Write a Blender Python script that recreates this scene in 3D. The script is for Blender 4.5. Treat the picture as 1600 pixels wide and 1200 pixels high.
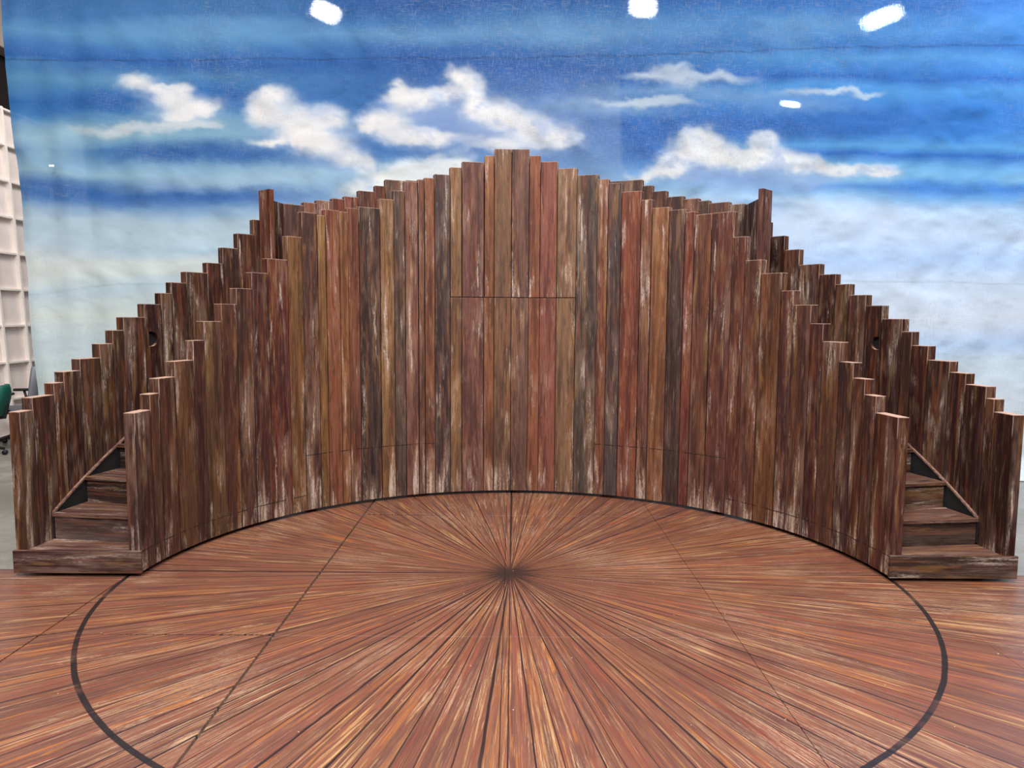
import bpy, bmesh, math, random
import numpy as np
from mathutils import Vector, Matrix
random.seed(7)
for o in list(bpy.data.objects): bpy.data.objects.remove(o)
S = bpy.context.scene; COL = S.collection
R_ = math.radians

# ------------------------------------------------------------------ camera
CAM_H = 1.7436
cam = bpy.data.cameras.new('camera'); camo = bpy.data.objects.new('camera', cam); COL.objects.link(camo)
cam.sensor_fit = 'HORIZONTAL'; cam.sensor_width = 36.0; cam.lens = 36.0*1140.6/1600.0
cam.clip_start = .05; cam.clip_end = 200
camo.matrix_world = Matrix.Translation((0, 0, CAM_H)) @ Matrix.Rotation(R_(90)-.0921089, 4, 'X') @ Matrix.Rotation(.00614, 4, 'Z')
S.camera = camo

# ------------------------------------------------------------------ world, lights, exposure
W = bpy.data.worlds.new('hall_light'); S.world = W; W.use_nodes = True
bgn = W.node_tree.nodes['Background']; bgn.inputs[0].default_value = (1, .97, .95, 1); bgn.inputs[1].default_value = .24
S.view_settings.view_transform = 'Standard'; S.view_settings.look = 'None'
S.view_settings.exposure = 0.02; S.view_settings.gamma = 1; S.view_settings.use_curve_mapping = False
def area(name, loc, size, power, color=(1, .97, .94), aim=(0, 0, -1)):
    l = bpy.data.lights.new(name, 'AREA'); l.shape = 'RECTANGLE'; l.size, l.size_y = size; l.energy = power; l.color = color
    o = bpy.data.objects.new(name, l); COL.objects.link(o); o.location = loc
    o.rotation_euler = Vector(aim).to_track_quat('-Z', 'Y').to_euler(); return o
for x in (-2.6, 2.6):
    area('high_bay_light', (x, -3.0, 7.4), (1.3, .7), 540, aim=(0, .3, -1))
    area('high_bay_light', (x, 2.4, 7.4), (1.3, .7), 400, aim=(0, .1, -1))
for x in (-5.6, 0, 5.6):
    area('high_bay_light', (x, 5.0, 7.4), (1.3, .7), 120, aim=(0, .2, -1))
area('high_bay_light', (6.5, 6.8, 7.2), (1.3, .7), 260, (.72, .86, 1), aim=(.25, .1, -1))  # added cool lamp that tints the concrete on the right bluish
area('high_bay_light', (-4.8, 10.6, 7.2), (1.3, .7), 190)

# ------------------------------------------------------------------ helpers
def sl(r, g, b):
    f = lambda c: (c/255/12.92) if c/255 <= .04045 else ((c/255+.055)/1.055)**2.4
    return (f(r), f(g), f(b), 1.0)
def link(name, bm, mat, parent=None, loc=None, smooth=False, rot=None):
    me = bpy.data.meshes.new(name); bmesh.ops.recalc_face_normals(bm, faces=bm.faces[:]); bm.to_mesh(me); bm.free()
    me.materials.append(mat)
    if smooth:
        for p in me.polygons: p.use_smooth = True
    o = bpy.data.objects.new(name, me); COL.objects.link(o)
    if parent: o.parent = parent
    if loc is not None: o.location = loc
    if rot is not None: o.rotation_euler = rot
    return o
def thing(name, label, cat, loc=(0, 0, 0), rotz=0, group=None):
    o = bpy.data.objects.new(name, None); COL.objects.link(o); o.location = loc; o.rotation_euler = (0, 0, rotz)
    o.empty_display_size = .2; o['label'] = label; o['category'] = cat
    if group: o['group'] = group
    return o
def tag(o, label, cat, group=None):
    o['label'] = label; o['category'] = cat
    if group: o['group'] = group
    return o
def struct(o): o['kind'] = 'structure'; return o
def bx(bm, x0, x1, y0, y1, z0, z1, bev=0):
    r = bmesh.ops.create_cube(bm, size=1); vs = r['verts']
    for v in vs: v.co = Vector((x0+(v.co.x+.5)*(x1-x0), y0+(v.co.y+.5)*(y1-y0), z0+(v.co.z+.5)*(z1-z0)))
    if bev:
        es = [e for e in bm.edges if e.verts[0] in vs and e.verts[1] in vs]
        bmesh.ops.bevel(bm, geom=es, offset=bev, segments=1, affect='EDGES', profile=.5)
def prism(bm, pts, z0, z1):
    b = [bm.verts.new((x, y, z0)) for x, y in pts]; t = [bm.verts.new((x, y, z1)) for x, y in pts]; n = len(pts)
    bm.faces.new(b[::-1]); bm.faces.new(t)
    for i in range(n): bm.faces.new((b[i], b[(i+1) % n], t[(i+1) % n], t[i]))
def tube(bm, pts, rad, seg=10):
    rings = []
    for i, p in enumerate(pts):
        p = Vector(p); a = Vector(pts[max(i-1, 0)]); b = Vector(pts[min(i+1, len(pts)-1)]); d = (b-a).normalized()
        u = d.orthogonal().normalized(); w = d.cross(u)
        if rings:
            pu = rings[-1][1]; u = (pu-d*pu.dot(d)).normalized(); w = d.cross(u)
        r = rad[i] if isinstance(rad, (list, tuple)) else rad
        rings.append(([bm.verts.new(p+(u*math.cos(2*math.pi*k/seg)+w*math.sin(2*math.pi*k/seg))*r) for k in range(seg)], u))
    for i in range(len(rings)-1):
        for k in range(seg):
            bm.faces.new((rings[i][0][k], rings[i][0][(k+1) % seg], rings[i+1][0][(k+1) % seg], rings[i+1][0][k]))
    bm.faces.new(rings[0][0][::-1]); bm.faces.new(rings[-1][0])

# node helper
class N:
    def __init__(s, name):
        s.m = bpy.data.materials.new(name); s.m.use_nodes = True; s.t = s.m.node_tree; s.n = s.t.nodes
        s.b = s.n['Principled BSDF']; s.out = s.n['Material Output']
    def add(s, typ, **k):
        n = s.n.new(typ)
        for a, v in k.items(): setattr(n, a, v)
        return n
    def put(s, sock, v):
        if hasattr(v, 'is_output') or isinstance(v, bpy.types.NodeSocket): s.t.links.new(v, sock)
        elif v is not None: sock.default_value = v
    def math(s, op, a, b=None, c=None, clamp=False):
        n = s.add('ShaderNodeMath', operation=op, use_clamp=clamp); s.put(n.inputs[0], a)
        if b is not None: s.put(n.inputs[1], b)
        if c is not None: s.put(n.inputs[2], c)
        return n.outputs[0]
    def vec(s, op, a, b=None):
        n = s.add('ShaderNodeVectorMath', operation=op); s.put(n.inputs[0], a)
        if b is not None: s.put(n.inputs[1], b)
        return n.outputs[0]
    def comb(s, x, y, z):
        n = s.add('ShaderNodeCombineXYZ')
        for i, v in enumerate((x, y, z)): s.put(n.inputs[i], v)
        return n.outputs[0]
    def noise(s, v, scale=1, det=3, rough=.55, dist=0):
        n = s.add('ShaderNodeTexNoise'); s.put(n.inputs['Vector'], v); n.inputs['Scale'].default_value = scale
        n.inputs['Detail'].default_value = det; n.inputs['Roughness'].default_value = rough; n.inputs['Distortion'].default_value = dist
        return n.outputs['Fac']
    def ramp(s, v, a, b, c=0, d=1):       # smooth map range
        n = s.add('ShaderNodeMapRange', interpolation_type='SMOOTHSTEP'); s.put(n.inputs[0], v)
        for i, q in enumerate((a, b, c, d)): s.put(n.inputs[i+1], q)
        return n.outputs[0]
    def mix(s, f, a, b, mode='MIX'):
        n = s.add('ShaderNodeMix', data_type='RGBA', blend_type=mode); s.put(n.inputs[0], f); s.put(n.inputs[6], a); s.put(n.inputs[7], b)
        return n.outputs[2]
    def bump(s, h, strength, dist):
        n = s.add('ShaderNodeBump'); n.inputs['Strength'].default_value = strength; n.inputs['Distance'].default_value = dist
        s.put(n.inputs['Height'], h); s.t.links.new(n.outputs[0], s.b.inputs['Normal'])
    def base(s, c): s.put(s.b.inputs['Base Color'], c)
    def rough(s, v): s.put(s.b.inputs['Roughness'], v)

def plain(name, col, rough=.6, metal=0, bump=0):
    m = N(name); tc = m.add('ShaderNodeTexCoord').outputs['Object']
    f = m.noise(tc, 9, 4); m.base(m.mix(m.ramp(f, .3, .7, 0, .25), col, tuple(c*.72 for c in col[:3])+(1,)))
    m.rough(rough); m.b.inputs['Metallic'].default_value = metal
    if bump: m.bump(m.noise(tc, 120, 3), bump, .002)
    return m.m

def painted_wood(name, axis='z', dry=1.0):
    """dry-brushed scenic paint on boards. object colour = base coat, its alpha = height of a joint line"""
    m = N(name); tc = m.add('ShaderNodeTexCoord').outputs['Object']; oi = m.add('ShaderNodeObjectInfo')
    rnd = oi.outputs['Random']; base = oi.outputs['Color']; al = oi.outputs['Alpha']
    off = m.comb(m.math('MULTIPLY', rnd, 37.3), m.math('MULTIPLY', rnd, 91.7), m.math('MULTIPLY', rnd, 53.1))
    sx = m.add('ShaderNodeSeparateXYZ'); m.put(sx.inputs[0], tc)
    X, Y, Z = sx.outputs
    L, A, B = (Z, X, Y) if axis == 'z' else (X, Z, Y)
    go = m.add('ShaderNodeTexCoord').outputs['Normal']; gs = m.add('ShaderNodeSeparateXYZ'); m.put(gs.inputs[0], go)
    turn = m.math('ROUND', gs.outputs[0]) if axis == 'z' else m.math('ROUND', gs.outputs[2])
    off = m.vec('ADD', off, m.comb(m.math('MULTIPLY', turn, 11.3), m.math('MULTIPLY', turn, 4.7), 0))
    def co(a, l): return m.vec('ADD', m.comb(m.math('MULTIPLY', A, a), m.math('MULTIPLY', B, a), m.math('MULTIPLY', L, l)), off)
    broad = m.noise(co(13, .8), 1, 3, .55)
    broad2 = m.noise(co(22, 1.3), 1, 3, .6, .2)
    fine = m.noise(co(150, 2.6), 1, 4, .65)
    grain = m.noise(co(330, 9), 1, 2, .6)
    tone = m.noise(co(5, 1.5), 1, 3, .6)
    # base coat with lighter and darker passes
    base = m.mix(1, base, (.72, .63, .60, 1), 'MULTIPLY')
    dark = m.mix(1, base, (.36, .32, .36, 1), 'MULTIPLY')
    warm = m.mix(.5, base, (.20, .060, .020, 1))
    gold = m.mix(.5, base, (.26, .135, .040, 1))
    plum = m.mix(.5, base, (.105, .055, .055, 1))
    lite = m.mix(.45, m.mix(1, base, (1.7, 1.7, 1.7, 1), 'MULTIPLY'), (.30, .21, .15, 1))
    hue = m.noise(co(7, .7), 1, 2, .5)
    c = m.mix(m.ramp(hue, .50, .62, 0, .8), base, plum)
    c = m.mix(m.ramp(broad, .42, .58, .0, .75), c, dark)
    c = m.mix(m.ramp(broad2, .50, .62, 0, .75), c, warm)
    c = m.mix(m.ramp(m.noise(co(17, 1.9), 1, 3, .6, .2), .55, .66, 0, .75), c, gold)
    c = m.mix(m.ramp(tone, .52, .66, 0, .5), c, lite)
    smear = m.noise(co(34, 5), 1, 4, .7, .4)
    c = m.mix(m.ramp(smear, .52, .72, 0, .45), c, lite)
    c = m.mix(m.ramp(smear, .47, .34, 0, .62), c, dark)
    c = m.mix(m.ramp(fine, .50, .34, 0, .75), c, dark)
    c = m.mix(m.ramp(fine, .56, .74, 0, .38), c, lite)
    # scraped whitish dry brush: broken smears, more towards the foot
    foot = m.ramp(L, .40, .02, 0, .09) if axis == 'z' else .03
    area_ = m.math('ADD', m.noise(co(12, 1.6), 1, 3, .6, .3), foot)
    strk = m.noise(co(52, 3.2), 1, 5, .72)
    brk = m.noise(co(130, 40), 1, 3, .7)
    w = m.math('MULTIPLY', m.ramp(area_, .55, .69), m.ramp(m.math('ADD', strk, m.math('MULTIPLY', m.math('SUBTRACT', brk, .5), .45)), .44, .66))
    w = m.math('MULTIPLY', w, .80*dry)
    c = m.mix(w, c, (.52, .42, .36, 1))
    # thin pale drips
    dr = m.noise(co(95, .55), 1, 1, .4); dm = m.noise(co(9, 1.9), 1, 2, .5)
    dd = m.math('MULTIPLY', m.ramp(m.math('ABSOLUTE', m.math('SUBTRACT', dr, .5)), .012, .002), m.ramp(dm, .60, .68, 0, .6*dry))
    c = m.mix(dd, c, (.62, .50, .40, 1))
    if axis == 'z':   # scribed joint line across the boards
        ln = m.math('ABSOLUTE', m.math('SUBTRACT', m.math('ADD', L, m.math('MULTIPLY', m.math('SUBTRACT', m.noise(co(18, 3), 1, 2), .5), .02)), al))
        lm = m.math('MULTIPLY', m.ramp(ln, .006, .0015), m.ramp(m.noise(co(16, 3), 1, 2), .36, .5, 0, .9))
        lm = m.math('MULTIPLY', lm, m.math('GREATER_THAN', al, .05))
        c = m.mix(lm, c, (.012, .008, .008, 1))
        # cut tops are lighter bare wood
        g = m.add('ShaderNodeNewGeometry'); sn = m.add('ShaderNodeSeparateXYZ'); m.put(sn.inputs[0], g.outputs['Normal'])
        c = m.mix(m.ramp(sn.outputs[2], .6, .9, 0, .85), c, (.40, .235, .17, 1))
        # worn arrises: pale on the free corner of each step, dark in the seams between boards
        def prop(nm):
            a = m.add('ShaderNodeAttribute', attribute_type='OBJECT', attribute_name=nm); return a.outputs['Fac']
        hw, zt, ex = prop('half_width'), prop('board_height'), prop('free_side')
        dx = m.math('SUBTRACT', hw, m.math('ABSOLUTE', X)); free = m.ramp(m.math('MULTIPLY', m.math('SIGN', X), ex), .2, .8)
        up = m.math('SUBTRACT', zt, L)
        jit = m.math('MULTIPLY', m.math('SUBTRACT', m.noise(co(30, 14), 1, 3, .7), .5), .012)
        near = m.ramp(m.math('ADD', dx, jit), .0048, .0015); front = m.ramp(Y, .006, .003)
        vis = m.math('MULTIPLY', free, m.ramp(up, .16, .10))
        seam = m.math('MULTIPLY', m.math('MULTIPLY', near, m.math('SUBTRACT', 1, vis)), m.math('MULTIPLY', front, m.ramp(m.math('ADD', m.noise(co(9, 2.2), 1, 2, .6), m.math('MULTIPLY', m.math('SUBTRACT', rnd, .5), .3)), .38, .60, .15, .95)))
        c = m.mix(m.math('MULTIPLY', seam, m.math('GREATER_THAN', hw, .01)), c, (.010, .006, .006, 1))
        pale = m.math('MULTIPLY', m.math('MULTIPLY', near, vis), front)
        topl = m.math('MULTIPLY', m.ramp(m.math('ADD', up, jit), .006, .002), m.math('GREATER_THAN', hw, .01))
        c = m.mix(m.math('MULTIPLY', m.math('MAXIMUM', pale, topl), .4), c, (.50, .34, .27, 1))
    m.base(c)
    m.rough(m.ramp(fine, .3, .7, .50, .68)); m.b.inputs['Specular IOR Level'].default_value = .22
    m.bump(m.math('ADD', m.math('MULTIPLY', fine, .8), m.math('MULTIPLY', grain, .5)), .35, .002)
    return m.m
WOODZ = painted_wood('painted_boards')
WOODX = painted_wood('painted_tread_boards', 'x', .8)
BLACK = plain('black_masking', sl(9, 8, 10), .9)
RUBBER = plain('caster_rubber', sl(18, 18, 19), .6)

# ------------------------------------------------------------------ setting
def concrete():
    m = N('concrete'); p = m.add('ShaderNodeNewGeometry').outputs['Position']
    a = m.noise(p, .8, 5, .6, .4); b = m.noise(p, 14, 4, .6)
    c = m.mix(m.ramp(a, .3, .7), sl(118, 114, 106), sl(150, 147, 140)); c = m.mix(m.ramp(b, .45, .7, 0, .35), c, sl(92, 88, 82))
    m.base(c); m.rough(m.ramp(a, .3, .7, .28, .5)); m.bump(b, .1, .002); return m.m
bm = bmesh.new(); bx(bm, -12, 12, -6, 16, -.14, -.02)
struct(link('floor', bm, concrete()))
DECK_C = (-.005, 4.841)
def deck_mat():
    m = N('painted_sunburst_deck'); p = m.add('ShaderNodeNewGeometry').outputs['Position']
    s = m.add('ShaderNodeSeparateXYZ'); m.put(s.inputs[0], p)
    x = m.math('SUBTRACT', s.outputs[0], DECK_C[0]); y = m.math('SUBTRACT', s.outputs[1], DECK_C[1])
    r = m.math('SQRT', m.math('ADD', m.math('MULTIPLY', x, x), m.math('MULTIPLY', y, y)))
    th = m.math('ARCTAN2', y, x)
    NW = 116
    t = m.math('ADD', m.math('MULTIPLY', th, NW/(2*math.pi)), 200.37)
    # uneven plank widths and a slightly wandering hand-cut line
    wob = m.noise(m.comb(m.math('MULTIPLY', m.math('COSINE', th), 14), m.math('MULTIPLY', m.math('SINE', th), 14), 0), 1, 1)
    wob2 = m.noise(m.vec('SCALE', p, None), 1, 1) if False else m.noise(p, 5, 2)
    t = m.math('ADD', t, m.math('ADD', m.math('MULTIPLY', wob, 1.3), m.math('MULTIPLY', m.math('SUBTRACT', wob2, .5), .05)))
    idx = m.math('FLOOR', t); fr = m.math('SUBTRACT', t, idx)
    wn = m.add('ShaderNodeTexWhiteNoise', noise_dimensions='1D'); m.put(wn.inputs['W'], idx); R1 = wn.outputs['Value']
    wn2 = m.add('ShaderNodeTexWhiteNoise', noise_dimensions='1D'); m.put(wn2.inputs['W'], m.math('ADD', idx, 77.7)); R2 = wn2.outputs['Value']
    edge = m.math('SUBTRACT', .5, m.math('ABSOLUTE', m.math('SUBTRACT', fr, .5)))
    dist = m.math('MULTIPLY', edge, m.math('MULTIPLY', r, 2*math.pi/NW))
    seed = m.math('MULTIPLY', idx, 7.31)
    # coordinates running with the plank: across in metres-like units, along radius
    acr = m.math('MULTIPLY', fr, m.math('ADD', .35, m.math('MULTIPLY', r, .30)))
    def co(a, l): return m.comb(m.math('MULTIPLY', acr, a), m.math('MULTIPLY', r, l), seed)
    cr = m.add('ShaderNodeValToRGB'); m.put(cr.inputs[0], R1); el = cr.color_ramp; el.interpolation = 'LINEAR'
    pal = [(0, (112, 72, 62)), (.18, (134, 86, 70)), (.34, (146, 98, 78)), (.5, (122, 74, 62)), (.64, (150, 100, 74)), (.78, (142, 90, 74)), (.9, (124, 82, 70)), (1, (152, 92, 76))]
    while len(el.elements) < len(pal): el.elements.new(.5)
    for e, (q, c) in zip(el.elements, pal): e.position = q; e.color = sl(*c)
    base = cr.outputs[0]
    n1 = m.noise(co(3.0, 1.5), 1, 3, .6, .3); n2 = m.noise(co(7, 2.4), 1, 4, .65, .2); n3 = m.noise(co(34, 3.6), 1, 4, .72)
    n4 = m.noise(co(10, 1.7), 1, 4, .7, .2); n5 = m.noise(co(60, 30), 1, 3, .7); n6 = m.noise(p, 1.1, 3); n7 = m.noise(co(5, 1.1), 1, 3, .6)
    c = m.mix(m.ramp(n1, .44, .60, 0, .8), base, sl(108, 70, 62))
    c = m.mix(m.ramp(n7, .52, .62, 0, .6), c, sl(150, 78, 62))
    c = m.mix(m.math('MULTIPLY', m.ramp(n2, .52, .64), m.ramp(R1, .3, .8, .25, .85)), c, sl(186, 116, 58))
    c = m.mix(m.math('MULTIPLY', m.ramp(n4, .54, .64), m.ramp(R2, .35, .9, .15, .85)), c, sl(204, 160, 108))
    c = m.mix(m.ramp(n3, .50, .30, 0, .72), c, sl(84, 48, 40))
    c = m.mix(m.ramp(n3, .56, .74, 0, .42), c, sl(190, 142, 108))
    w = m.math('MULTIPLY', m.ramp(m.math('ADD', m.math('MULTIPLY', n4, .5), m.math('MULTIPLY', n6, .5)), .50, .58), m.ramp(m.math('ADD', m.math('MULTIPLY', n3, .6), m.math('MULTIPLY', n5, .4)), .48, .60))
    c = m.mix(m.math('MULTIPLY', w, .72), c, sl(216, 186, 158))
    c = m.mix(1, c, (.67, .655, .62, 1), 'MULTIPLY')
    # painted plank lines; some are bolder than others
    lw = m.ramp(R2, .2, 1, .0014, .0036)
    lineM = m.ramp(dist, m.math('ADD', lw, .0018), lw, 0, .95)
    lineM = m.math('MULTIPLY', lineM, m.ramp(n6, .25, .5, .7, 1))
    c = m.mix(lineM, c, sl(34, 22, 22))
    hub = m.ramp(r, .12, .0, 0, .4); c = m.mix(hub, c, sl(40, 28, 26))
    # painted ring
    rr = m.math('ABSOLUTE', m.math('SUBTRACT', m.math('ADD', r, m.math('MULTIPLY', m.math('SUBTRACT', m.noise(p, 7, 2), .5), .006)), 2.556))
    c = m.mix(m.ramp(rr, .0155, .012, 0, m.ramp(m.noise(p, 2.3, 3), .33, .45, .55, .95)), c, sl(24, 20, 22))
    # scuffs and specks
    sp = m.noise(p, 42, 2, .6); c = m.mix(m.ramp(sp, .745, .77, 0, .7), c, sl(230, 214, 196))
    m.base(c)
    m.rough(m.ramp(n3, .3, .7, .34, .52)); m.b.inputs['Specular IOR Level'].default_value = .35; m.b.inputs['Coat Weight'].default_value = .25; m.b.inputs['Coat Roughness'].default_value = .30
    m.bump(m.math('SUBTRACT', m.math('MULTIPLY', n3, .5), m.math('MULTIPLY', lineM, .6)), .3, .002)
    return m.m
DM = deck_mat()
deck = thing('stage_deck', 'wooden stage deck painted as a sunburst of radiating planks with a black ring', 'stage floor', (DECK_C[0], DECK_C[1], -.02))
SX = [(-5.03, -3.80), (-3.795, -2.572), (-2.562, -1.304), (-1.290, -.043), (-.040, 1.243), (1.246, 2.575), (2.577, 3.800), (3.802, 5.03)]
YJ = [-1.15, 1.40, 3.846, 6.283, 7.78]
for i, (a, b) in enumerate(SX):
    inner = 2 <= i <= 5
    js = [y for y in YJ]
    if not inner: js = [-1.15, 1.40, 3.846, 4.86]
    for j in range(len(js)-1):
        y0, y1 = js[j], js[j+1]
        gl, gr = (.003, .016) if (i, j) == (2, 2) else ((.045, .002) if (i, j) == (3, 3) else ((.002, .004) if (i, j) == (1, 2) else (.0012, .0012))); g0 = 0
        bm = bmesh.new(); bx(bm, a, b, y0+g0, y1-.0006, 0, .02, .0012)
        for v in bm.verts:
            if v.co.y < y0+.01: v.co.y += gl+(gr-gl)*(v.co.x-a)/(b-a)
            v.co.x -= DECK_C[0]; v.co.y -= DECK_C[1]
        link('deck_panel', bm, DM, deck)

# ------------------------------------------------------------------ the plank set
CX, CY, RI, RO, TH, ZB = .03, 4.60, 2.50, 3.25, .076, .03
def pol(az, r): a = R_(az); return (CX+r*math.sin(a), CY+r*math.cos(a))
def plank(parent, az0, az1, ztop, rad, col, line=0., zbot=ZB, name='plank', hole=None):
    """a board standing on the arc; its local x runs along the arc, y away from the centre, z up"""
    am = (az0+az1)/2; hw = rad*math.sin(R_(abs(az1-az0)/2))-.0014; rm = rad*math.cos(R_(abs(az1-az0)/2))
    x, y = pol(am, rm); k = (rm+TH)/rm; hw -= random.choice((0, 0, .0006, .0014))
    bm = bmesh.new()
    z0, z1 = zbot, ztop
    if hole is None:
        b = [(-hw, 0), (hw, 0), (hw*k, TH), (-hw*k, TH)]
        prism(bm, b, 0, z1-z0)
        bmesh.ops.bevel(bm, geom=bm.edges[:], offset=.0016, segments=1, affect='EDGES')
    else:
        # hand hole cut through: outline of the front face with a D-shaped opening, joined by a bridge edge
        hx, hz, hwid, hh, sgn = hole
        op = []
        for q in range(11):
            a = -math.pi/2+math.pi*q/10; op.append((hx+sgn*hwid*math.cos(a)**.7*1.0 if math.cos(a) > 1e-6 else hx, hz+hh*math.sin(a)))
        outer = [(-hw, 0), (hw, 0), (hw, z1-z0), (-hw, z1-z0)]
        for yy, kk in ((0, 1), (TH, k)):
            ov = [bm.verts.new((px*kk, yy, pz)) for px, pz in outer]; hv = [bm.verts.new((px, yy, pz)) for px, pz in op]
            es = [bm.edges.new((ov[i], ov[(i+1) % 4])) for i in range(4)]+[bm.edges.new((hv[i], hv[(i+1) % len(hv)])) for i in range(len(hv))]
            bmesh.ops.triangle_fill(bm, edges=es, use_beauty=True)
            if yy == 0: fo, fh = ov, hv
            else:
                for A, B in ((fo, ov), (fh, hv)):
                    n = len(A)
                    for i in range(n): bm.faces.new((A[i], A[(i+1) % n], B[(i+1) % n], B[i]))
    o = link(name, bm, WOODZ, parent, (x, y, z0), rot=(0, 0, -R_(am)))
    c = sl(*col); o.color = (c[0], c[1], c[2], line)
    o['half_width'] = float(hw); o['board_height'] = float(z1-z0); o['free_side'] = float(1 if am > 0 else -1)
    return o
def backing(name, parent, rows, rad, zb=ZB):
    """added stepped curved black sheet buried inside the boards, blocking light through their gaps"""
    bm = bmesh.new(); r0, r1 = rad+.030, rad+.044
    for q, (a, b, z) in enumerate(rows):
        a, b = a+.12, b-.12
        n = max(1, int(abs(b-a)/1.5))
        for i in range(n):
            q0, q1 = a+(b-a)*i/n, a+(b-a)*(i+1)/n
            prism(bm, [pol(q0, r0), pol(q1, r0), pol(q1, r1), pol(q0, r1)], zb+.01, z-.02)
        if q+1 < len(rows):
            prism(bm, [pol(b, r0), pol(b+.24, r0), pol(b+.24, r1), pol(b, r1)], zb+.01, min(z, rows[q+1][2])-.02)
    return link(name, bm, BLACK, parent)
INN = [(-87.0,-82.88,1.1,(92,62,56)),(-82.88,-80.5,1.204,(104,74,60)),(-80.5,-76.53,1.303,(104,70,56)),(-76.53,-72.0,1.411,(112,80,58)),(-72.0,-69.41,1.554,(88,56,48)),(-69.41,-65.33,1.694,(112,84,58)),(-65.33,-61.83,1.828,(98,64,52)),(-61.83,-58.3,1.954,(98,68,58)),(-58.3,-54.68,2.085,(86,52,48)),(-54.68,-50.2,2.206,(100,50,42)),(-50.2,-46.98,2.405,(132,98,62)),(-46.98,-43.6,2.62,(92,68,60)),(-43.6,-41.79,2.608,(134,102,64)),(-41.79,-38.71,2.664,(132,84,64)),(-38.71,-36.9,2.658,(144,100,66)),(-36.9,-34.51,2.698,(118,76,58)),(-34.51,-29.9,2.717,(70,56,52)),(-29.9,-26.8,2.805,(132,102,68)),(-26.8,-24.42,2.89,(92,78,70)),(-24.42,-21.49,2.983,(126,90,80)),(-21.49,-20.09,3.008,(118,86,72)),(-20.09,-17.86,3.028,(126,84,62)),(-17.86,-14.5,3.067,(78,66,66)),(-14.5,-11.92,3.139,(136,108,78)),(-11.92,-7.05,3.197,(120,84,76)),(-7.05,-4.8,3.26,(136,92,66)),(-4.8,-1.0,3.325,(120,94,74)),(-1.0,2.83,3.325,(114,86,76)),(2.83,5.28,3.264,(138,88,66)),(5.28,8.98,3.207,(136,86,76)),(8.98,13.25,3.141,(134,108,84)),(13.25,17.86,3.073,(86,76,70)),(17.86,20.1,3.027,(124,80,64)),(20.1,23.05,2.985,(82,72,72)),(23.05,27.28,2.899,(130,76,60)),(27.28,29.71,2.815,(112,76,66)),(29.71,33.42,2.735,(138,96,64)),(33.42,36.9,2.705,(74,58,56)),(36.9,39.0,2.676,(118,68,58)),(39.0,42.75,2.645,(106,72,58)),(42.75,47.33,2.646,(98,62,56)),(47.33,50.18,2.426,(108,66,56)),(50.18,53.82,2.224,(110,72,60)),(53.82,58.42,2.108,(114,78,54)),(58.42,61.17,1.963,(94,58,54)),(61.17,65.17,1.848,(106,70,56)),(65.17,68.08,1.705,(88,52,50)),(68.08,72.15,1.571,(102,70,56)),(72.15,75.47,1.429,(88,60,56)),(75.47,78.3,1.321,(104,66,52)),(78.3,81.2,1.214,(98,64,54)),(81.2,87.0,1.102,(100,58,50))]
OUTL = [(-87.7,-85.55,1.102),(-85.55,-82.0,1.183),(-82.0,-80.3,1.262),(-80.3,-77.57,1.334),(-77.57,-74.25,1.417),(-74.25,-72.07,1.52),(-72.07,-70.2,1.62),(-70.2,-66.74,1.721),(-66.74,-63.87,1.827),(-63.87,-62.02,1.919),(-62.02,-59.49,2.011),(-59.49,-55.87,2.106),(-55.87,-53.18,2.196),(-53.18,-50.55,2.339),(-50.55,-47.75,2.476),(-47.75,-44.6,2.614)]
OUTR = [(44.0,46.07,2.631),(46.07,48.8,2.493),(48.8,51.42,2.362),(51.42,54.98,2.221),(54.98,57.75,2.126),(57.75,60.08,2.036),(60.08,62.95,1.941),(62.95,65.73,1.851),(65.73,69.1,1.744),(69.1,70.78,1.646),(70.78,73.5,1.541),(73.5,77.1,1.437),(77.1,79.77,1.36),(79.77,83.14,1.285),(83.14,84.5,1.206),(84.5,87.7,1.122)]
ODARK = [tuple(v*.80 for v in c) for c in [(84,46,38),(92,60,50),(76,38,32),(94,66,54),(72,36,32),(80,42,34),(94,66,50),(76,40,36),(84,50,42)]]  # maroon board tones, darkened in the colour for the shade on these faces
def line_of(az):
    a = abs(az)
    return .165 if a > 45.5 else (.52 if a > 17.5 else 0.)
ZS = 1.926
def step_z(k): return .178+.187*k
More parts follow.
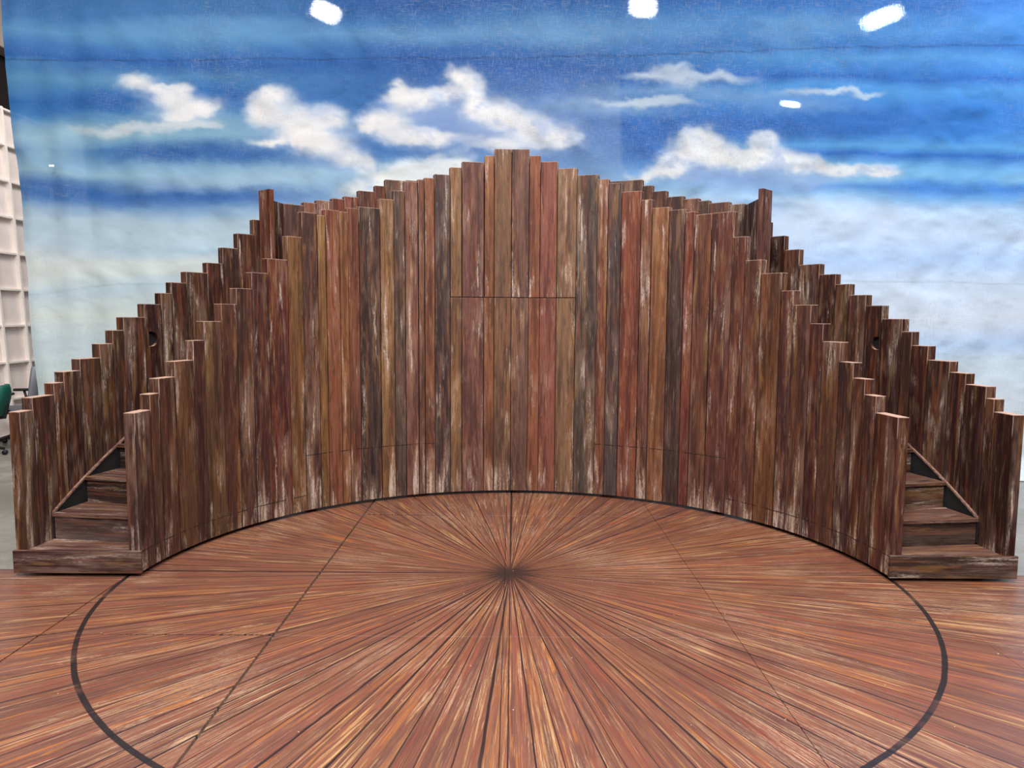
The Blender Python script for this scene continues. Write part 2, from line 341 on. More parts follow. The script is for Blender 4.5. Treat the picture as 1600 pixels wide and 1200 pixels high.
def stairs(side):
    s = 1 if side == 'right' else -1
    lab = ('curved wooden staircase at the %s end of the set, between two stepped plank guards' % side)
    root = thing('curved_staircase', lab, 'staircase', (CX, CY, 0), 0, 'mirrored curved staircases')
    root.location = (CX+s*2.875, CY+.13, 0); bpy.context.view_layer.update()
    off = Vector(root.location)
    made = []
    inn = [r for r in INN if (s < 0 and r[0] < -47.5) or (s > 0 and r[1] > 47.5)]
    if s < 0: inn = [r for r in inn if r[1] <= -46.9]
    rows = [r[:3] for r in inn]
    g = backing('inner_guard', None, rows, RI); made.append(g)
    for a, b, z, c in inn:
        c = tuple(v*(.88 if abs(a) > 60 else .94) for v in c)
        plank(g, a, b, z, RI, c, line_of((a+b)/2)-ZB if line_of((a+b)/2) else 0)
    out = OUTL if s < 0 else OUTR
    og = backing('outer_guard', None, out, RO); made.append(og)
    for i, (a, b, z) in enumerate(out):
        h = None
        if s < 0 and abs(z-1.827) < .001: h = (-.045, 1.545-ZB, .085, .062, 1)
        if s > 0 and abs(z-1.851) < .001: h = (.060, 1.545-ZB, .075, .054, -1)
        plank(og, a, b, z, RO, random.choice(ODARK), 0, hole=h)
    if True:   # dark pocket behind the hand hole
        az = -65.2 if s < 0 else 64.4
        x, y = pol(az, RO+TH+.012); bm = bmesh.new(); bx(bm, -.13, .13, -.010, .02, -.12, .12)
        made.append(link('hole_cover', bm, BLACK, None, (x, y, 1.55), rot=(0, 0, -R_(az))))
    # bottom step box: front board across the whole width, tread on top
    xa, xb = CX+s*(RI-.012), CX+s*(RO+TH+.012)
    yf = CY+.13
    x0, x1 = min(xa, xb), max(xa, xb)
    bm = bmesh.new(); bx(bm, x0, x1, yf-.012, yf+.012, ZB-.005, .178, .002)
    o = link('front_board', bm, WOODX, None, (0, 0, 0)); o.color = sl(86, 62, 60) if s < 0 else sl(84, 68, 60); made.append(o)
    AZR = [83.3, 77.7, 72.0, 66.4, 60.8, 55.2, 49.6, 44.0]
    ri, ro = RI+TH+.004, RO-.004
    # treads and risers
    prev = None
    for k in range(len(AZR)):
        z = step_z(k)
        bm = bmesh.new()
        a1 = AZR[k]+ (0 if k == 0 else 0)
        if k == 0:
            p1, p2 = pol(s*a1, ri), pol(s*a1, ro)
            pts = [(CX+s*(RI+TH+.004), yf+.013), (CX+s*(RO-.006), yf+.013), p2, p1]
        else:
            a0 = AZR[k-1]+.35
            pts = [pol(s*a0, ri), pol(s*a0, ro-.012), pol(s*a1, ro-.012), pol(s*a1, ri)]
        prism(bm, pts, z-.022, z)
        cx_, cy_ = pts[0]
        am = s*(a1+(AZR[k-1] if k else 88))/2
        for v in bm.verts: v.co = Matrix.Rotation(R_(am)-s*R_(90), 4, 'Z') @ (v.co-Vector((cx_, cy_, 0)))
        o = link('tread', bm, WOODX, None, (cx_, cy_, 0), rot=(0, 0, -(R_(am)-s*R_(90)))); o.color = sl(112, 84, 74) if k < 3 else sl(96, 70, 60); made.append(o)
        # riser standing behind the tread
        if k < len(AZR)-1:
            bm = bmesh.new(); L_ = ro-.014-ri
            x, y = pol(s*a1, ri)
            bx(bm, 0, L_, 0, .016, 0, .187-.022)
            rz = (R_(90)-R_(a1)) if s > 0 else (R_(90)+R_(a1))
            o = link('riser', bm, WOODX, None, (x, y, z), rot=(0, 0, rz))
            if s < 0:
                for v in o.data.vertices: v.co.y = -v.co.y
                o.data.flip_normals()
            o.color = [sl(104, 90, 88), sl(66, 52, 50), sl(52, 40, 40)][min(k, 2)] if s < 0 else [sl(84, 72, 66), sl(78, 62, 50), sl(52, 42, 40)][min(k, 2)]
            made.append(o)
    # dark skirting against the outer guard with a thin sloping cap
    bm = bmesh.new(); cap = bmesh.new(); pts = []
    nseg = 22
    for i in range(nseg+1):
        q = i/nseg; az = 83.3-(83.3-46)*q; z = .365+(83.3-az)/5.62*.187
        pts.append((az, z))
    for (a0, z0), (a1, z1) in zip(pts, pts[1:]):
        for B, dz0, dz1, r0, r1 in ((bm, -.36, -.003, RO-.010, RO-.002), (cap, -.004, .010, RO-.020, RO-.002)):
            q = [pol(s*a0, r0), pol(s*a1, r0), pol(s*a1, r1), pol(s*a0, r1)]; zz = [z0, z1, z1, z0]
            lo = [B.verts.new((p[0], p[1], max(.19, z+dz0))) for p, z in zip(q, zz)]; hi = [B.verts.new((p[0], p[1], z+dz1)) for p, z in zip(q, zz)]
            B.faces.new(lo[::-1]); B.faces.new(hi)
            for i in range(4): B.faces.new((lo[i], lo[(i+1) % 4], hi[(i+1) % 4], hi[i]))
    made.append(link('skirting', bm, BLACK, None))
    o = link('skirting_cap', cap, WOODX, None); o.color = sl(150, 122, 112); o['label'] = 'thin worn sloping cap strip'; made.append(o)
    # castors below the unit
    for az, r in ((85.5, 2.62), (85.5, 3.15), (66, 2.9), (50, 2.9)):
        x, y = pol(s*az, r); bm = bmesh.new(); bx(bm, -.05, .05, -.03, .03, 0, .16 if az > 80 else .2, .01)
        made.append(link('caster_block', bm, RUBBER, None, (x, y, 0)))
    for o in made:
        o.parent = root; o.location = Vector(o.location)-off
    return root
stairs('left'); stairs('right')

# centre wall
wall = thing('curved_plank_screen', 'tall curved screen of weathered vertical planks rising to a peak in the middle', 'stage set wall', (CX, CY+RI, 0))
woff = Vector(wall.location)
mid = [r for r in INN if -47.0 <= r[0] and r[1] <= 47.4]
cen = [r for r in mid if -14.6 < r[0] and r[1] < 13.3]
made = []
lowrows = [(a, b, (ZS if (a > -14.6 and b < 13.3) else z)) for a, b, z, c in mid]
lp = backing('lower_panel', None, lowrows, RI); up = backing('upper_panel', None, [r[:3] for r in cen], RI, ZS+.005); made += [lp, up]
up['label'] = 'raised centre panel of nine planks set on a joint line'
for a, b, z, c in mid:
    ln = line_of((a+b)/2); ln = ln-ZB if ln else 0
    if a > -14.6 and b < 13.3:
        plank(lp, a, b, ZS-.004, RI, c, 0)['board_height'] = 9.0; plank(up, a+random.uniform(-.0, .08), b, z, RI, tuple(int(v*.98) for v in c), 0, ZS+.004)
    else: plank(lp, a, b, z, RI, c, ln)
BACK = [(-42.4,-38.8,2.792),(-38.8,-36.52,2.827),(-36.52,-33.77,2.859),(-33.77,-31.59,2.89),(-31.59,-29.03,2.921),(-29.03,-26.0,2.989),(-26.0,-24.13,3.053),(-24.13,-20.39,3.122),(-20.39,-16,3.13),(-16,-12,3.135),(-12,-8,3.14),(-8,-4,3.14),(-4,0,3.14),(0,4,3.14),(4,8,3.14),(8,12,3.14),(12,16,3.139),(16,19.92,3.139),(19.92,23.3,3.14),(23.3,25.18,3.076),(25.18,27.75,3.013),(27.75,30.77,2.948),(30.77,33.53,2.914),(33.53,35.36,2.885),(35.36,38.88,2.854),(38.88,41.57,2.823)]
BC = [(96,72,64),(118,76,64),(120,80,70),(120,68,54),(112,54,44),(100,62,54),(96,52,44),(98,78,66)]
BCR = [(98,78,66),(92,62,54),(96,64,54),(88,64,58),(96,54,50),(88,72,62),(96,72,66),(90,74,70)]
rg = backing('rear_guard', None, BACK, RO, 1.86); made.append(rg)
for i, (a, b, z) in enumerate(BACK):
    c = BC[i] if i < 8 else (BCR[i-18] if i >= 18 else (98, 70, 60))
    plank(rg, a, b, z, RO, c, 0, 1.85)
# platform behind the centre wall
bm = bmesh.new(); n = 24
for i in range(n):
    a0, a1 = -47+94*i/n, -47+94*(i+1)/n
    prism(bm, [pol(a0, RI+TH+.006), pol(a1, RI+TH+.006), pol(a1, RO+TH), pol(a0, RO+TH)], 1.80, 1.845)
o = link('platform', bm, WOODX, None); o.color = sl(90, 66, 58); made.append(o)
for az in (-40, -20, 0, 20, 40):
    x, y = pol(az, 3.1); bm = bmesh.new(); bx(bm, -.045, .045, -.045, .045, 0, 1.80, .004)
    made.append(link('platform_leg', bm, WOODZ, None, (x, y, 0), rot=(0, 0, -R_(az)))); made[-1].color = sl(80, 60, 50)
# return walls at both ends of the rear guard, each closed by a taller board
def fin(pa, pb, z, q0, q1, ztall, col, side):
    A, B = Vector(pa), Vector(pb); d = (B-A); L = d.length; ang = math.atan2(d.y, d.x)
    bm = bmesh.new(); sgn = 1 if side < 0 else -1
    g0 = None
    for k in range(2):
        b = bmesh.new(); a0, a1 = L*k/2+.001, L*(k+1)/2-.001
        y0, y1 = (0, .07) if side < 0 else (-.07, 0)
        bx(b, a0, a1, y0, y1, 0, z-1.0, .0015)
        o = link('return_board', b, WOODZ, None, (A.x, A.y, 1.0), rot=(0, 0, ang)); o.color = sl(*col); made.append(o)
    bm.free()
    P, Q = Vector(q0), Vector(q1); d = Q-P; ang = math.atan2(d.y, d.x)
    b = bmesh.new(); y0, y1 = (-.045, 0) if side < 0 else (0, .045)
    bx(b, 0, d.length, y0, y1, 0, ztall-1.0, .0015)
    o = link('end_board', b, WOODZ, None, (P.x, P.y, 1.0), rot=(0, 0, ang)); o.color = sl(104, 54, 36) if side < 0 else sl(96, 64, 62); made.append(o)
fin((-2.205, 6.745), (-2.162, 6.998), 2.788, (-2.20, 6.72), (-2.335, 6.825), 2.878, (66, 34, 28), -1)
fin((2.180, 6.535), (2.187, 7.03), 2.80, (2.187, 6.51), (2.31, 6.635), 2.874, (66, 40, 42), 1)
for az, r in ((-44, 2.56), (-20, 2.56), (0, 2.56), (20, 2.56), (44, 2.56)):
    x, y = pol(az, r+.12); bm = bmesh.new(); bx(bm, -.05, .05, -.03, .03, 0, .12, .01); made.append(link('caster_block', bm, RUBBER, None, (x, y, 0)))
    bm = bmesh.new(); bx(bm, -.04, .04, -.1, .02, .12, 1.80, .003); made.append(link('wall_brace', bm, WOODZ, None, (x, y, 0), rot=(0, 0, -R_(az)))); made[-1].color = sl(80, 60, 50)
for o in made: o.parent = wall; o.location = Vector(o.location)-woff

# ------------------------------------------------------------------ painted sky cloth
YC = 8.15
def lin(c): return np.array(sl(*c)[:3])
def fbm(shape, res, seed, octs=5, gain=.5):
    rng = np.random.default_rng(seed); out = np.zeros(shape); amp = 1; tot = 0
    for o in range(octs):
        ry, rx = res[0]*2**o+2, res[1]*2**o+2; g = rng.random((ry, rx))
        yy = np.linspace(0, ry-1.001, shape[0]); xx = np.linspace(0, rx-1.001, shape[1])
        y0 = yy.astype(int); x0 = xx.astype(int); fy = yy-y0; fx = xx-x0; fy = fy*fy*(3-2*fy); fx = fx*fx*(3-2*fx)
        a = g[y0][:, x0]*(1-fx)+g[y0][:, x0+1]*fx; b = g[y0+1][:, x0]*(1-fx)+g[y0+1][:, x0+1]*fx
        out += amp*(a*(1-fy)[:, None]+b*fy[:, None]); tot += amp; amp *= gain
    return out/tot
def build_cloth():
    x0, x1, zt, zb = -5.50, 6.6, 6.2, -.015
    nx, nz = 760, 420
    u = np.linspace(x0, x1, nx); zz = np.linspace(zt, zb, nz)
    X, Z = np.meshgrid(u, zz)
    # image units of the camera, origin top left, projected from the cloth's own x and z
    a = .0921089
    dep = 8.15*math.cos(a)-(Z-CAM_H)*math.sin(a)
    U = 800+1140.6*X/dep; V = 600-1140.6*((Z-CAM_H)*math.cos(a)+8.15*math.sin(a))/dep
    V = V+(U-800)*.00614
    n1 = fbm(X.shape, (10, 9), 1, 5, .55)-.5; n2 = fbm(X.shape, (26, 34), 2, 5, .6)-.5; n3 = fbm(X.shape, (7, 5), 3, 4)-.5; n6 = fbm(X.shape, (70, 90), 21, 4, .6)-.5; n4 = fbm(X.shape, (14, 5), 5, 4)-.5; n5 = fbm(X.shape, (26, 34), 12, 5, .6)-.5
    Vw = V+n4*46+n2*10
    Lc = [(-300, (40, 92, 150)), (0, (58, 108, 162)), (28, (66, 116, 170)), (50, (92, 140, 186)), (75, (64, 116, 176)), (96, (44, 100, 168)), (118, (92, 140, 182)), (150, (50, 108, 172)), (180, (74, 128, 180)), (205, (132, 168, 194)), (232, (86, 134, 184)), (256, (124, 160, 196)), (276, (146, 176, 202)), (300, (56, 106, 168)), (316, (98, 144, 192)), (338, (160, 186, 204)), (385, (160, 190, 210)), (410, (198, 208, 208)), (432, (196, 208, 208)), (455, (168, 194, 208)), (490, (196, 208, 206)), (540, (182, 202, 210)), (600, (190, 206, 206)), (800, (186, 204, 206))]
    Mc = [(-300, (34, 84, 142)), (0, (40, 92, 154)), (25, (60, 112, 168)), (50, (96, 138, 184)), (75, (56, 106, 166)), (100, (40, 92, 158)), (140, (58, 106, 166)), (180, (66, 114, 174)), (220, (56, 104, 170)), (250, (80, 124, 182)), (280, (120, 156, 204)), (310, (160, 188, 214)), (360, (188, 204, 220)), (800, (190, 206, 216))]
    Rc = [(-300, (42, 98, 168)), (0, (52, 112, 184)), (40, (78, 136, 200)), (66, (56, 116, 186)), (88, (86, 144, 204)), (112, (62, 124, 196)), (122, (46, 106, 182)), (140, (84, 146, 210)), (165, (62, 128, 204)), (200, (64, 128, 204)), (224, (98, 158, 216)), (240, (54, 112, 192)), (262, (120, 172, 224)), (280, (140, 184, 226)), (292, (84, 140, 212)), (306, (120, 170, 222)), (326, (176, 204, 232)), (370, (186, 208, 232)), (410, (170, 200, 234)), (450, (192, 212, 232)), (500, (206, 218, 232)), (540, (176, 204, 234)), (575, (200, 218, 230)), (640, (206, 218, 226)), (800, (204, 216, 222))]
    def tab(T, v):
        k = [t[0] for t in T]; c = np.array([lin(t[1]) for t in T]); return np.stack([np.interp(v, k, c[:, i]) for i in range(3)], -1)
    wl = 1-np.clip((U-330)/330, 0, 1); wr = np.clip((U-880)/420, 0, 1); wl = wl*wl*(3-2*wl); wr = wr*wr*(3-2*wr); wm = 1-wl-wr
    C = tab(Lc, Vw)*wl[..., None]+tab(Mc, Vw)*wm[..., None]+tab(Rc, Vw)*wr[..., None]
    def blob(x, y, rx, ry, wx=1., soft=.55, pw=1):
        soft = soft*1.9
        k_ = 1.08
        d = ((U+n2*34*wx+n6*16*wx+n1*12*wx-x)/rx)**2+((V+n5*24*wx+n6*12*wx+n1*6*wx-y)/ry)**2
        return np.clip((1.22*k_-np.sqrt(d))/soft, 0, 1)
    def over(L, col, op, wx=1., soft=.6):
        nonlocal C
        m = np.zeros(X.shape)
        for b in L:
            k = blob(*b[:4], wx, soft); m = 1-(1-m)*(1-k)
        m = m*m*(3-2*m)*op*(1+n2*.35); m = np.clip(m, 0, 1)
        C = C*(1-m[..., None])+lin(col)*m[..., None]
        if sum(col) > 660:      # airbrushed violet modelling inside the cumulus
            k = m*np.clip((n5+n6*.6)*4.5-.12, 0, 1)*.62; C = C*(1-k[..., None])+lin((148, 164, 212))*k[..., None]
    # long blue and pale bands
    over([(400, 238, 260, 20), (260, 240, 150, 16), (160, 162, 130, 22), (330, 158, 120, 18), (470, 110, 300, 26)], (46, 98, 164), .9, .8, .9)
    over([(230, 298, 260, 22), (120, 305, 130, 22), (380, 310, 120, 12)], (62, 110, 172), .85, .8, .8)
    over([(500, 272, 330, 20), (330, 290, 200, 14)], (176, 196, 216), .7, .8, .9)
    over([(120, 205, 140, 26), (60, 235, 70, 40), (300, 195, 120, 18)], (150, 176, 196), .75, .8, .9)
    over([(1460, 290, 130, 15), (1560, 296, 110, 10)], (76, 134, 208), .8, .6, .8)
    over([(1080, 195, 300, 26), (1230, 205, 200, 22), (1010, 235, 60, 40), (850, 150, 90, 40), (1350, 180, 200, 26)], (48, 102, 176), .85, .6, .9)
    over([(900, 160, 110, 16), (1030, 140, 140, 10), (1180, 150, 160, 12), (960, 172, 120, 14), (1250, 165, 120, 14)], (140, 168, 206), .6, .8, .9)
    over([(640, 320, 260, 50), (1060, 310, 220, 26)], (168, 190, 216), .75, .6, .9)
    over([(1250, 320, 180, 30), (1330, 345, 220, 24)], (196, 212, 232), .75, .7, .9)
    # cumulus: body tint first, then bright tops
    W1 = (226, 224, 222); VI = (142, 160, 208)
    over([(275, 175, 70, 26), (220, 130, 50, 18)], (130, 160, 200), .6)
    over([(a, b+3, c*1.5, d*1.5) for a, b, c, d in [(208, 126, 26, 13), (262, 150, 30, 18), (290, 168, 42, 19), (318, 170, 26, 13), (240, 138, 24, 10), (275, 140, 22, 14), (285, 182, 40, 10)]], (176, 190, 216), .5, 1.2, 1.1)
    over([(208, 126, 26, 13), (262, 150, 30, 18), (290, 168, 42, 19), (318, 170, 26, 13), (240, 138, 24, 10), (275, 140, 22, 14), (285, 182, 40, 10)], W1, .80)
    over([(190, 205, 90, 11), (270, 196, 60, 10), (310, 200, 30, 7)], (206, 208, 212), .7)
    over([(470, 205, 95, 42), (530, 250, 50, 22)], (132, 156, 206), .7)
    over([(a, b+3, c*1.5, d*1.5) for a, b, c, d in [(425, 150, 28, 18), (405, 175, 28, 24), (450, 185, 40, 26), (480, 205, 40, 22), (512, 184, 30, 16), (500, 225, 42, 20), (535, 248, 34, 16), (562, 262, 18, 14), (430, 222, 56, 8), (470, 215, 40, 14)]], (176, 190, 216), .5, 1.2, 1.1)
    over([(425, 150, 28, 18), (405, 175, 28, 24), (450, 185, 40, 26), (480, 205, 40, 22), (512, 184, 30, 16), (500, 225, 42, 20), (535, 248, 34, 16), (562, 262, 18, 14), (430, 222, 56, 8), (470, 215, 40, 14)], W1, .84)
    over([(700, 190, 130, 44), (800, 205, 100, 30), (640, 180, 70, 36)], VI, .75)
    over([(a, b+3, c*1.5, d*1.5) for a, b, c, d in [(612, 136, 18, 12), (618, 152, 30, 20), (592, 188, 42, 20), (570, 200, 26, 9), (650, 152, 32, 16), (690, 146, 30, 16), (718, 122, 24, 20), (735, 140, 26, 20), (742, 165, 24, 22), (775, 178, 34, 22), (800, 190, 44, 22), (830, 205, 46, 20), (870, 218, 40, 14), (890, 224, 22, 10), (625, 210, 50, 14), (670, 214, 50, 14), (770, 225, 50, 14)]], (176, 190, 216), .5, 1.2, 1.1)
    over([(612, 136, 18, 12), (618, 152, 30, 20), (592, 188, 42, 20), (570, 200, 26, 9), (650, 152, 32, 16), (690, 146, 30, 16), (718, 122, 24, 20), (735, 140, 26, 20), (742, 165, 24, 22), (775, 178, 34, 22), (800, 190, 44, 22), (830, 205, 46, 20), (870, 218, 40, 14), (890, 224, 22, 10), (625, 210, 50, 14), (670, 214, 50, 14), (770, 225, 50, 14)], W1, .88)
    over([(712, 262, 26, 26), (685, 258, 34, 22), (640, 262, 44, 20), (600, 280, 46, 20), (560, 300, 50, 18), (660, 290, 90, 24)], (222, 224, 224), .9)
    over([(1105, 262, 80, 30), (1200, 268, 90, 26), (1270, 276, 70, 16)], (140, 160, 210), .85)
    over([(a, b+3, c*1.5, d*1.5) for a, b, c, d in [(1085, 214, 30, 16), (1068, 232, 34, 24), (1105, 234, 26, 26), (1045, 256, 32, 18), (1020, 268, 34, 12), (992, 276, 24, 8), (1135, 240, 34, 14), (1190, 218, 22, 16), (1182, 236, 30, 20), (1215, 250, 36, 18), (1250, 258, 36, 16), (1290, 264, 50, 13), (1340, 268, 50, 11), (1375, 270, 26, 7), (1150, 248, 50, 14)]], (176, 190, 216), .5, 1.2, 1.1)
    over([(1085, 214, 30, 16), (1068, 232, 34, 24), (1105, 234, 26, 26), (1045, 256, 32, 18), (1020, 268, 34, 12), (992, 276, 24, 8), (1135, 240, 34, 14), (1190, 218, 22, 16), (1182, 236, 30, 20), (1215, 250, 36, 18), (1250, 258, 36, 16), (1290, 264, 50, 13), (1340, 268, 50, 11), (1375, 270, 26, 7), (1150, 248, 50, 14)], (224, 224, 224), .88)
    over([(1240, 285, 90, 16), (1110, 290, 60, 14)], (150, 176, 216), .6)
    over([(1042, 108, 34, 11), (1020, 120, 50, 9), (1060, 128, 30, 12), (1110, 122, 70, 9), (1000, 160, 90, 9), (1030, 155, 36, 7), (1290, 146, 80, 7), (1340, 143, 34, 6)], (196, 204, 216), .72)
    over([(855, 48, 90, 26), (1220, 50, 60, 30), (1270, 40, 90, 20), (400, 42, 120, 22), (260, 45, 160, 22), (1180, 320, 60, 14)], (104, 146, 192), .55)
    # lighter patch painted in as back light coming through the weave
    k = ((U > 600) & (U < 968) & (V > 95) & (V < 292)).astype(float)
    edge = np.clip((968-U)/6, 0, 1)*np.clip((U-600)/220, 0, 1)*np.clip((V-95)/70, 0, 1)*(V < 292)
    C = C*(1-(.20*edge)[..., None])+lin((168, 178, 204))*(.20*edge)[..., None]
    # cloth seams
    for (pts, w, d) in (([(-400, 86), (0, 94), (300, 94), (480, 92), (700, 92), (900, 88), (1100, 82), (1350, 73), (1600, 70), (2200, 66)], 1.6, .62), ([(-400, 470), (40, 460), (120, 448), (200, 443), (300, 442), (800, 440), (1250, 438), (1350, 440), (1480, 440), (1600, 446), (2200, 450)], 1.6, .80)):
        vs = np.interp(U, [p[0] for p in pts], [p[1] for p in pts])+n2*5; m = np.clip(1-np.abs(V-vs)/(w*1.2), 0, 1); C = C*(1-(1-d)*m[..., None])
    C = np.clip(C*(1+n2[..., None]*.10), 0, 1)**1.16*.95
    sat = (np.clip((C[..., 2]-C[..., 0])*2.2, 0, 1)*np.clip((330-V)/50, 0, 1))[..., None]; lo_ = np.clip((V-310)/80, 0, 1)[..., None]; C = np.clip(C*(1+lo_*np.array([.12, .09, .11])), 0, .92); C = C*(1+sat*np.array([-.08, .04, -.04]))
    lowm = (np.clip((V-310)/60, 0, 1)*(.24-.10*wr))[..., None]; C = C*(1-lowm)+(lin((206, 214, 210))*(1-wr[..., None])+lin((212, 222, 236))*wr[..., None])*lowm
    # left hem runs off the vertical; the foot lies forward on the floor
    sx = np.interp(Z, [0, .7, 1.7, 2.8, 4, 5, 6.2], [-5.30, -5.313, -5.352, -5.385, -5.462, -5.505, -5.54])
    t = (X-x0)/(x1-x0); Xg = sx+(x1-sx)*t
    fold = .016*np.sin(Xg*5.1+1.4*n3*6)+.012*np.sin(Xg*13+n1*9)*np.clip(1.2-np.abs(Xg)/9, 0, 1)+n3*.03
    nearL = np.clip((-4.2-Xg)/1.2, 0, 1); fold += nearL*.016*np.sin(Xg*16+Z*.35+n3*3)
    fold += .010*n1*np.clip((2.5-Z)/1.5, 0, 1)
    Yg = YC+fold-.30*np.clip((.25-Z)/.27, 0, 1)**2
    vs = np.stack([Xg, Yg, np.maximum(Z, -.012)], -1).reshape(-1, 3)
    i = np.arange(nz*nx).reshape(nz, nx); F = np.stack([i[:-1, :-1], i[1:, :-1], i[1:, 1:], i[:-1, 1:]], -1).reshape(-1, 4)
    me = bpy.data.meshes.new('sky_backdrop'); me.vertices.add(len(vs)); me.vertices.foreach_set('co', vs.ravel())
    me.loops.add(F.size); me.loops.foreach_set('vertex_index', F.ravel()); me.polygons.add(len(F))
    me.polygons.foreach_set('loop_start', np.arange(0, F.size, 4)); me.polygons.foreach_set('loop_total', np.full(len(F), 4)); me.update(calc_edges=True)
    me.polygons.foreach_set('use_smooth', np.ones(len(F), bool))
    ca = me.color_attributes.new('paint', 'FLOAT_COLOR', 'POINT'); ca.data.foreach_set('color', np.concatenate([C.reshape(-1, 3), np.ones((nx*nz, 1))], 1).ravel())
    m = N('painted_muslin'); at = m.add('ShaderNodeAttribute', attribute_name='paint').outputs['Color']
    p = m.add('ShaderNodeTexCoord').outputs['Object']
    wx = m.noise(m.vec('MULTIPLY', p, (12, 12, 150)), 1, 2, .6); wz = m.noise(m.vec('MULTIPLY', p, (150, 150, 12)), 1, 2, .6)
    sp = m.noise(p, 190, 2, .6); big = m.noise(p, .55, 3)
    weave = m.math('MAXIMUM', m.ramp(wx, .52, .72), m.ramp(wz, .52, .72)); weave = m.math('MULTIPLY', weave, m.ramp(big, .38, .62, .25, 1))
    c = m.mix(m.math('MULTIPLY', weave, .20), at, (.62, .66, .74, 1)); c = m.mix(m.ramp(sp, .40, .66, .0, .05), c, m.mix(1, c, (.5, .5, .55, 1), 'MULTIPLY'))
    m.base(c); m.rough(.72); m.b.inputs['Specular IOR Level'].default_value = .25
    wr_ = m.noise(m.vec('MULTIPLY', p, (2.6, 1, 1.1)), 1, 5, .6, .8); m.bump(m.math('ADD', m.math('MULTIPLY', wr_, 1), m.math('MULTIPLY', weave, .03)), .10, .05)
    tr = m.add('ShaderNodeBsdfTransparent'); tl = m.add('ShaderNodeBsdfTranslucent'); m.put(tl.inputs[0], c)
    m1 = m.add('ShaderNodeMixShader'); m1.inputs[0].default_value = .14; m.t.links.new(m.b.outputs[0], m1.inputs[1]); m.t.links.new(tl.outputs[0], m1.inputs[2])
    m2 = m.add('ShaderNodeMixShader'); m.put(m2.inputs[0], m.math('MULTIPLY_ADD', weave, .20, .025)); m.t.links.new(m1.outputs[0], m2.inputs[1]); m.t.links.new(tr.outputs[0], m2.inputs[2])
    m.t.links.new(m2.outputs[0], m.out.inputs[0])
    me.materials.append(m.m)
    o = bpy.data.objects.new('sky_backdrop', me); COL.objects.link(o)
    tag(o, 'huge hanging cloth painted as blue sky with white clouds, behind the plank set', 'backdrop')
    return o
build_cloth()
bm = bmesh.new(); bx(bm, -.028, .028, -.001, .001, -.011, .011)
o = link('cloth_tag', bm, plain('tag_white', sl(235, 238, 236), .6), None, (-4.985, YC-.09, 3.335)); tag(o, 'small white tag stuck on the left part of the sky cloth', 'tag')

# ------------------------------------------------------------------ room behind
bm2 = bmesh.new(); bx(bm2, -12, 12, 15.9, 16, -.02, 9); struct(link('wall_back', bm2, plain('hall_wall', sl(58, 60, 66), .9)))
bm2 = bmesh.new(); bx(bm2, -8.8, -8.7, 6.5, 15.9, -.02, 9); struct(link('wall_left', bm2, plain('dark_side_wall', sl(44, 34, 32), .9)))
bm2 = bmesh.new(); bx(bm2, -8.7, -8.4, 8, 15.9, 6.1, 7.0, .01); struct(link('trim_1', bm2, plain('beam_cream', sl(214, 200, 186), .7)))
bmb = bmesh.new(); tube(bmb, [(-6.2, YC+.015, 6.24), (7, YC+.015, 6.24)], .03, 12)
o = link('batten', bmb, plain('batten_steel', sl(90, 92, 96), .4, .8), None, (0, 0, 0), True); tag(o, 'steel pipe batten carrying the sky cloth', 'batten')
# ceiling lamps seen through the cloth
LAMP = N('lamp_diffuser'); LAMP.base((1, 1, 1, 1)); LAMP.b.inputs['Emission Color'].default_value = (1, .97, .92, 1); LAMP.b.inputs['Emission Strength'].default_value = 30
def glow(M, s_):
    p = M.add('ShaderNodeTexCoord').outputs['Generated']; q = M.add('ShaderNodeSeparateXYZ'); M.put(q.inputs[0], p)
    a = M.math('SUBTRACT', q.outputs[0], .5); b = M.math('SUBTRACT', q.outputs[2], .5)
    a = M.math('POWER', M.math('ABSOLUTE', M.math('MULTIPLY', a, 2)), 3); b = M.math('POWER', M.math('ABSOLUTE', M.math('MULTIPLY', b, 2)), 3)
    M.put(M.b.inputs['Emission Strength'], M.ramp(M.math('ADD', a, b), 1.05, .05, .1, s_))
LAMPW = N('lamp_diffuser_cool'); LAMPW.base((1, 1, 1, 1)); LAMPW.b.inputs['Emission Color'].default_value = (.75, .9, 1, 1); LAMPW.b.inputs['Emission Strength'].default_value = 30
glow(LAMP, 45); glow(LAMPW, 45)
HOUSE = plain('lamp_housing', sl(150, 150, 150), .5, .3)
for (x, z, w, h, tilt, mt, lab) in ((-2.72, 6.11, .50, .34, 24, LAMP, 'bright hanging lamp glowing through the cloth above the left clouds'), (1.86, 6.22, .46, .40, 3, LAMP, 'bright hanging lamp glowing through the cloth right of the wall peak'), (5.32, 6.08, .70, .30, -22, LAMPW, 'bright hanging lamp glowing through the cloth in the right upper corner'), (4.04, 4.86, .34, .12, 6, LAMPW, 'small dim lamp glowing through the cloth above the right cloud')):
    t = thing('hanging_lamp', lab, 'lamp', (x, 11, z), 0, 'lamps behind the sky cloth')
    b = bmesh.new(); bx(b, -w/2-.03, w/2+.03, .012, .10, -h/2-.03, h/2+.03, .01); hh = link('housing', b, HOUSE, t, rot=(R_(-12), R_(tilt), 0))
    b = bmesh.new(); bx(b, -w/2, w/2, 0, .012, -h/2, h/2, .003); link('diffuser', b, mt.m, t, rot=(R_(-12), R_(tilt), 0))
    b = bmesh.new(); tube(b, [(0, .05, h/2), (0, .05, 9.0-z)], .008, 6); link('hanging_rod', b, HOUSE, t)

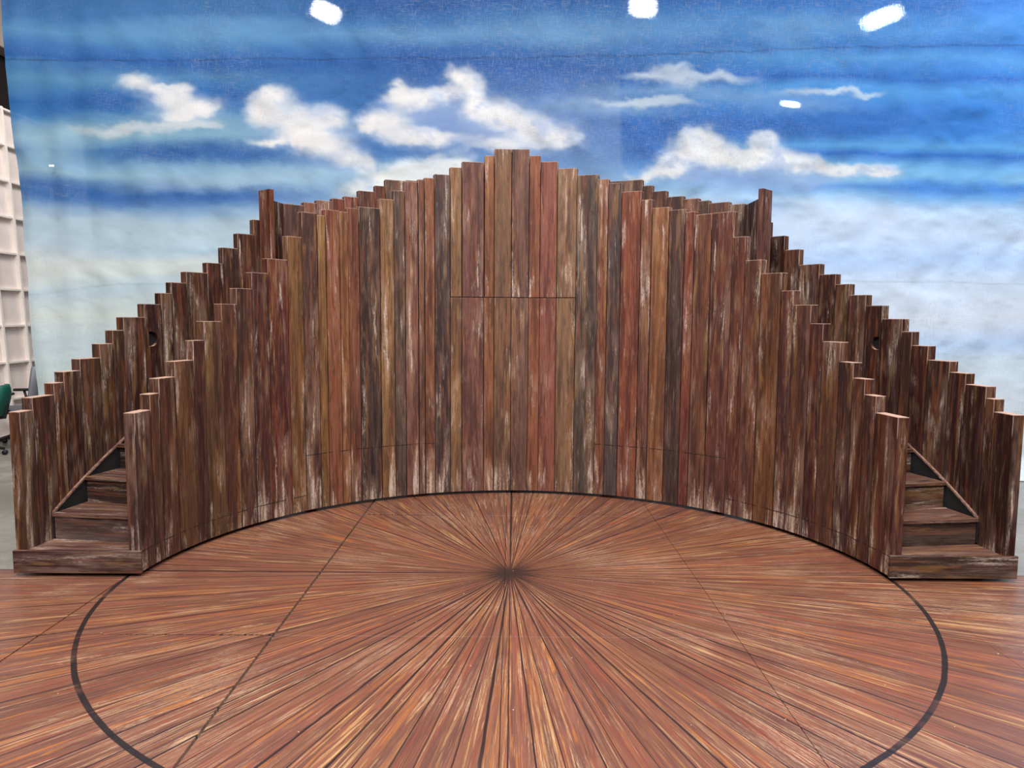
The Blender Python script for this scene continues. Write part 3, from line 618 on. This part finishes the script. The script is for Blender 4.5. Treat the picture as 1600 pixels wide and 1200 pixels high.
# white framed scenery flat leaning at the left
FL = thing('scenery_flat', 'tall white scenery flat showing its framed back in square bays, left of the sky cloth', 'scenery flat', (-7.08, 11.0, -.02))
wm = plain('flat_white', sl(240, 226, 220), .7); wm2 = plain('flat_frame', sl(248, 238, 230), .6)
FH = 4.72; lean = .0
def flat_pt(o): o.rotation_euler = (0, R_(-3.4), 0)
b = bmesh.new(); bx(b, -.03, -.018, -1.75, 1.75, 0, FH); o = link('canvas', b, wm, FL); flat_pt(o)
Yv = [-1.73, -1.24, -.75, -.26, .23, .72, 1.21, 1.70]
for yv in Yv:
    b = bmesh.new(); bx(b, -.018, .045, yv-.012, yv+.03, 0, FH, .002); o = link('stile', b, wm2, FL); flat_pt(o)
for k in range(10):
    zc = .02+k*.518
    b = bmesh.new(); bx(b, -.017, .035, -1.745, 1.745, zc, zc+.03, .002); o = link('rail', b, wm2, FL); flat_pt(o)

# office chairs at the left edge
def office_chair(label, loc, rz, col, shellcol, tall):
    t = thing('office_chair', label, 'chair', loc, rz, 'office chairs by the white flat')
    fab = plain('chair_fabric', col, .85, 0, .3); blk = plain('chair_black', sl(20, 20, 22), .45); shell = plain('chair_shell', shellcol, .6)
    # local: chair faces -y, back at +y
    b = bmesh.new(); bx(b, -.24, .24, -.24, .23, .44, .51, .03); link('seat', b, fab, t, smooth=False)
    b = bmesh.new(); n = 12; pts = []
    for i in range(n+1):
        z = .50+(tall-.50)*i/n; q = i/n; w = .23*(1-.9*max(0, q-.55)**2*2.2); pts.append((w, .25+.05*math.sin(q*2.2)+.03*q, z))
    for yo in (0, .05):
        pass
    front = [[b.verts.new((sx*w*f, y-.05*(f*f), z)) for f, sx in ((1, -1), (.6, -1), (0, 1), (.6, 1), (1, 1))] for w, y, z in pts]
    back = [[b.verts.new((sx*w*f, y+.045-.05*(f*f), z)) for f, sx in ((1, -1), (.6, -1), (0, 1), (.6, 1), (1, 1))] for w, y, z in pts]
    for G in (front, back):
        for i in range(n):
            for j in range(4): b.faces.new((G[i][j], G[i][j+1], G[i+1][j+1], G[i+1][j]))
    for i in range(n):
        for j in (0, 4): b.faces.new((front[i][j], front[i+1][j], back[i+1][j], back[i][j]))
    for i in (0, n):
        for j in range(4): b.faces.new((front[i][j], front[i][j+1], back[i][j+1], back[i][j]))
    link('backrest', b, shell, t, smooth=True)
    b = bmesh.new(); tube(b, [(0, .18, .46), (0, .30, .47), (0, .33, .60), (0, .31, .72)], .02, 8); link('back_support', b, blk, t, smooth=True)
    for s in (-1, 1):
        b = bmesh.new(); tube(b, [(s*.2, .02, .47), (s*.29, .02, .50), (s*.30, .02, .60), (s*.29, .0, .70)], .017, 8); a = link('armrest', b, blk, t, smooth=True)
        b = bmesh.new(); bx(b, s*.29-.04, s*.29+.04, -.13, .11, .70, .735, .012); link('arm_pad', b, blk, a)
    b = bmesh.new(); tube(b, [(0, 0, .09), (0, 0, .26), (0, 0, .27), (0, 0, .44)], [.03, .03, .02, .02], 12); link('gas_column', b, blk, t, smooth=True)
    b = bmesh.new()
    for k in range(5):
        a = 2*math.pi*k/5+.3; tube(b, [(0, 0, .12), (.15*math.cos(a), .15*math.sin(a), .11), (.28*math.cos(a), .28*math.sin(a), .075)], [.026, .022, .016], 8)
    link('base', b, blk, t, smooth=True)
    for k in range(5):
        a = 2*math.pi*k/5+.3; b = bmesh.new(); c = Vector((.28*math.cos(a), .28*math.sin(a), .03)); d = Vector((-math.sin(a), math.cos(a), 0))*.02
        tube(b, [c-d, c+d], .03, 12); link('caster', b, RUBBER, t, smooth=True)
    return t
office_chair('green office chair cut by the left edge, nearest the stair post', (-6.62, 8.95, -.02), R_(-72), sl(24, 96, 84), sl(20, 96, 84), .88)
office_chair('grey office chair with black armrest, half hidden by the hem of the sky cloth', (-6.68, 9.75, -.02), R_(-78), sl(96, 98, 104), sl(132, 136, 144), 1.06)
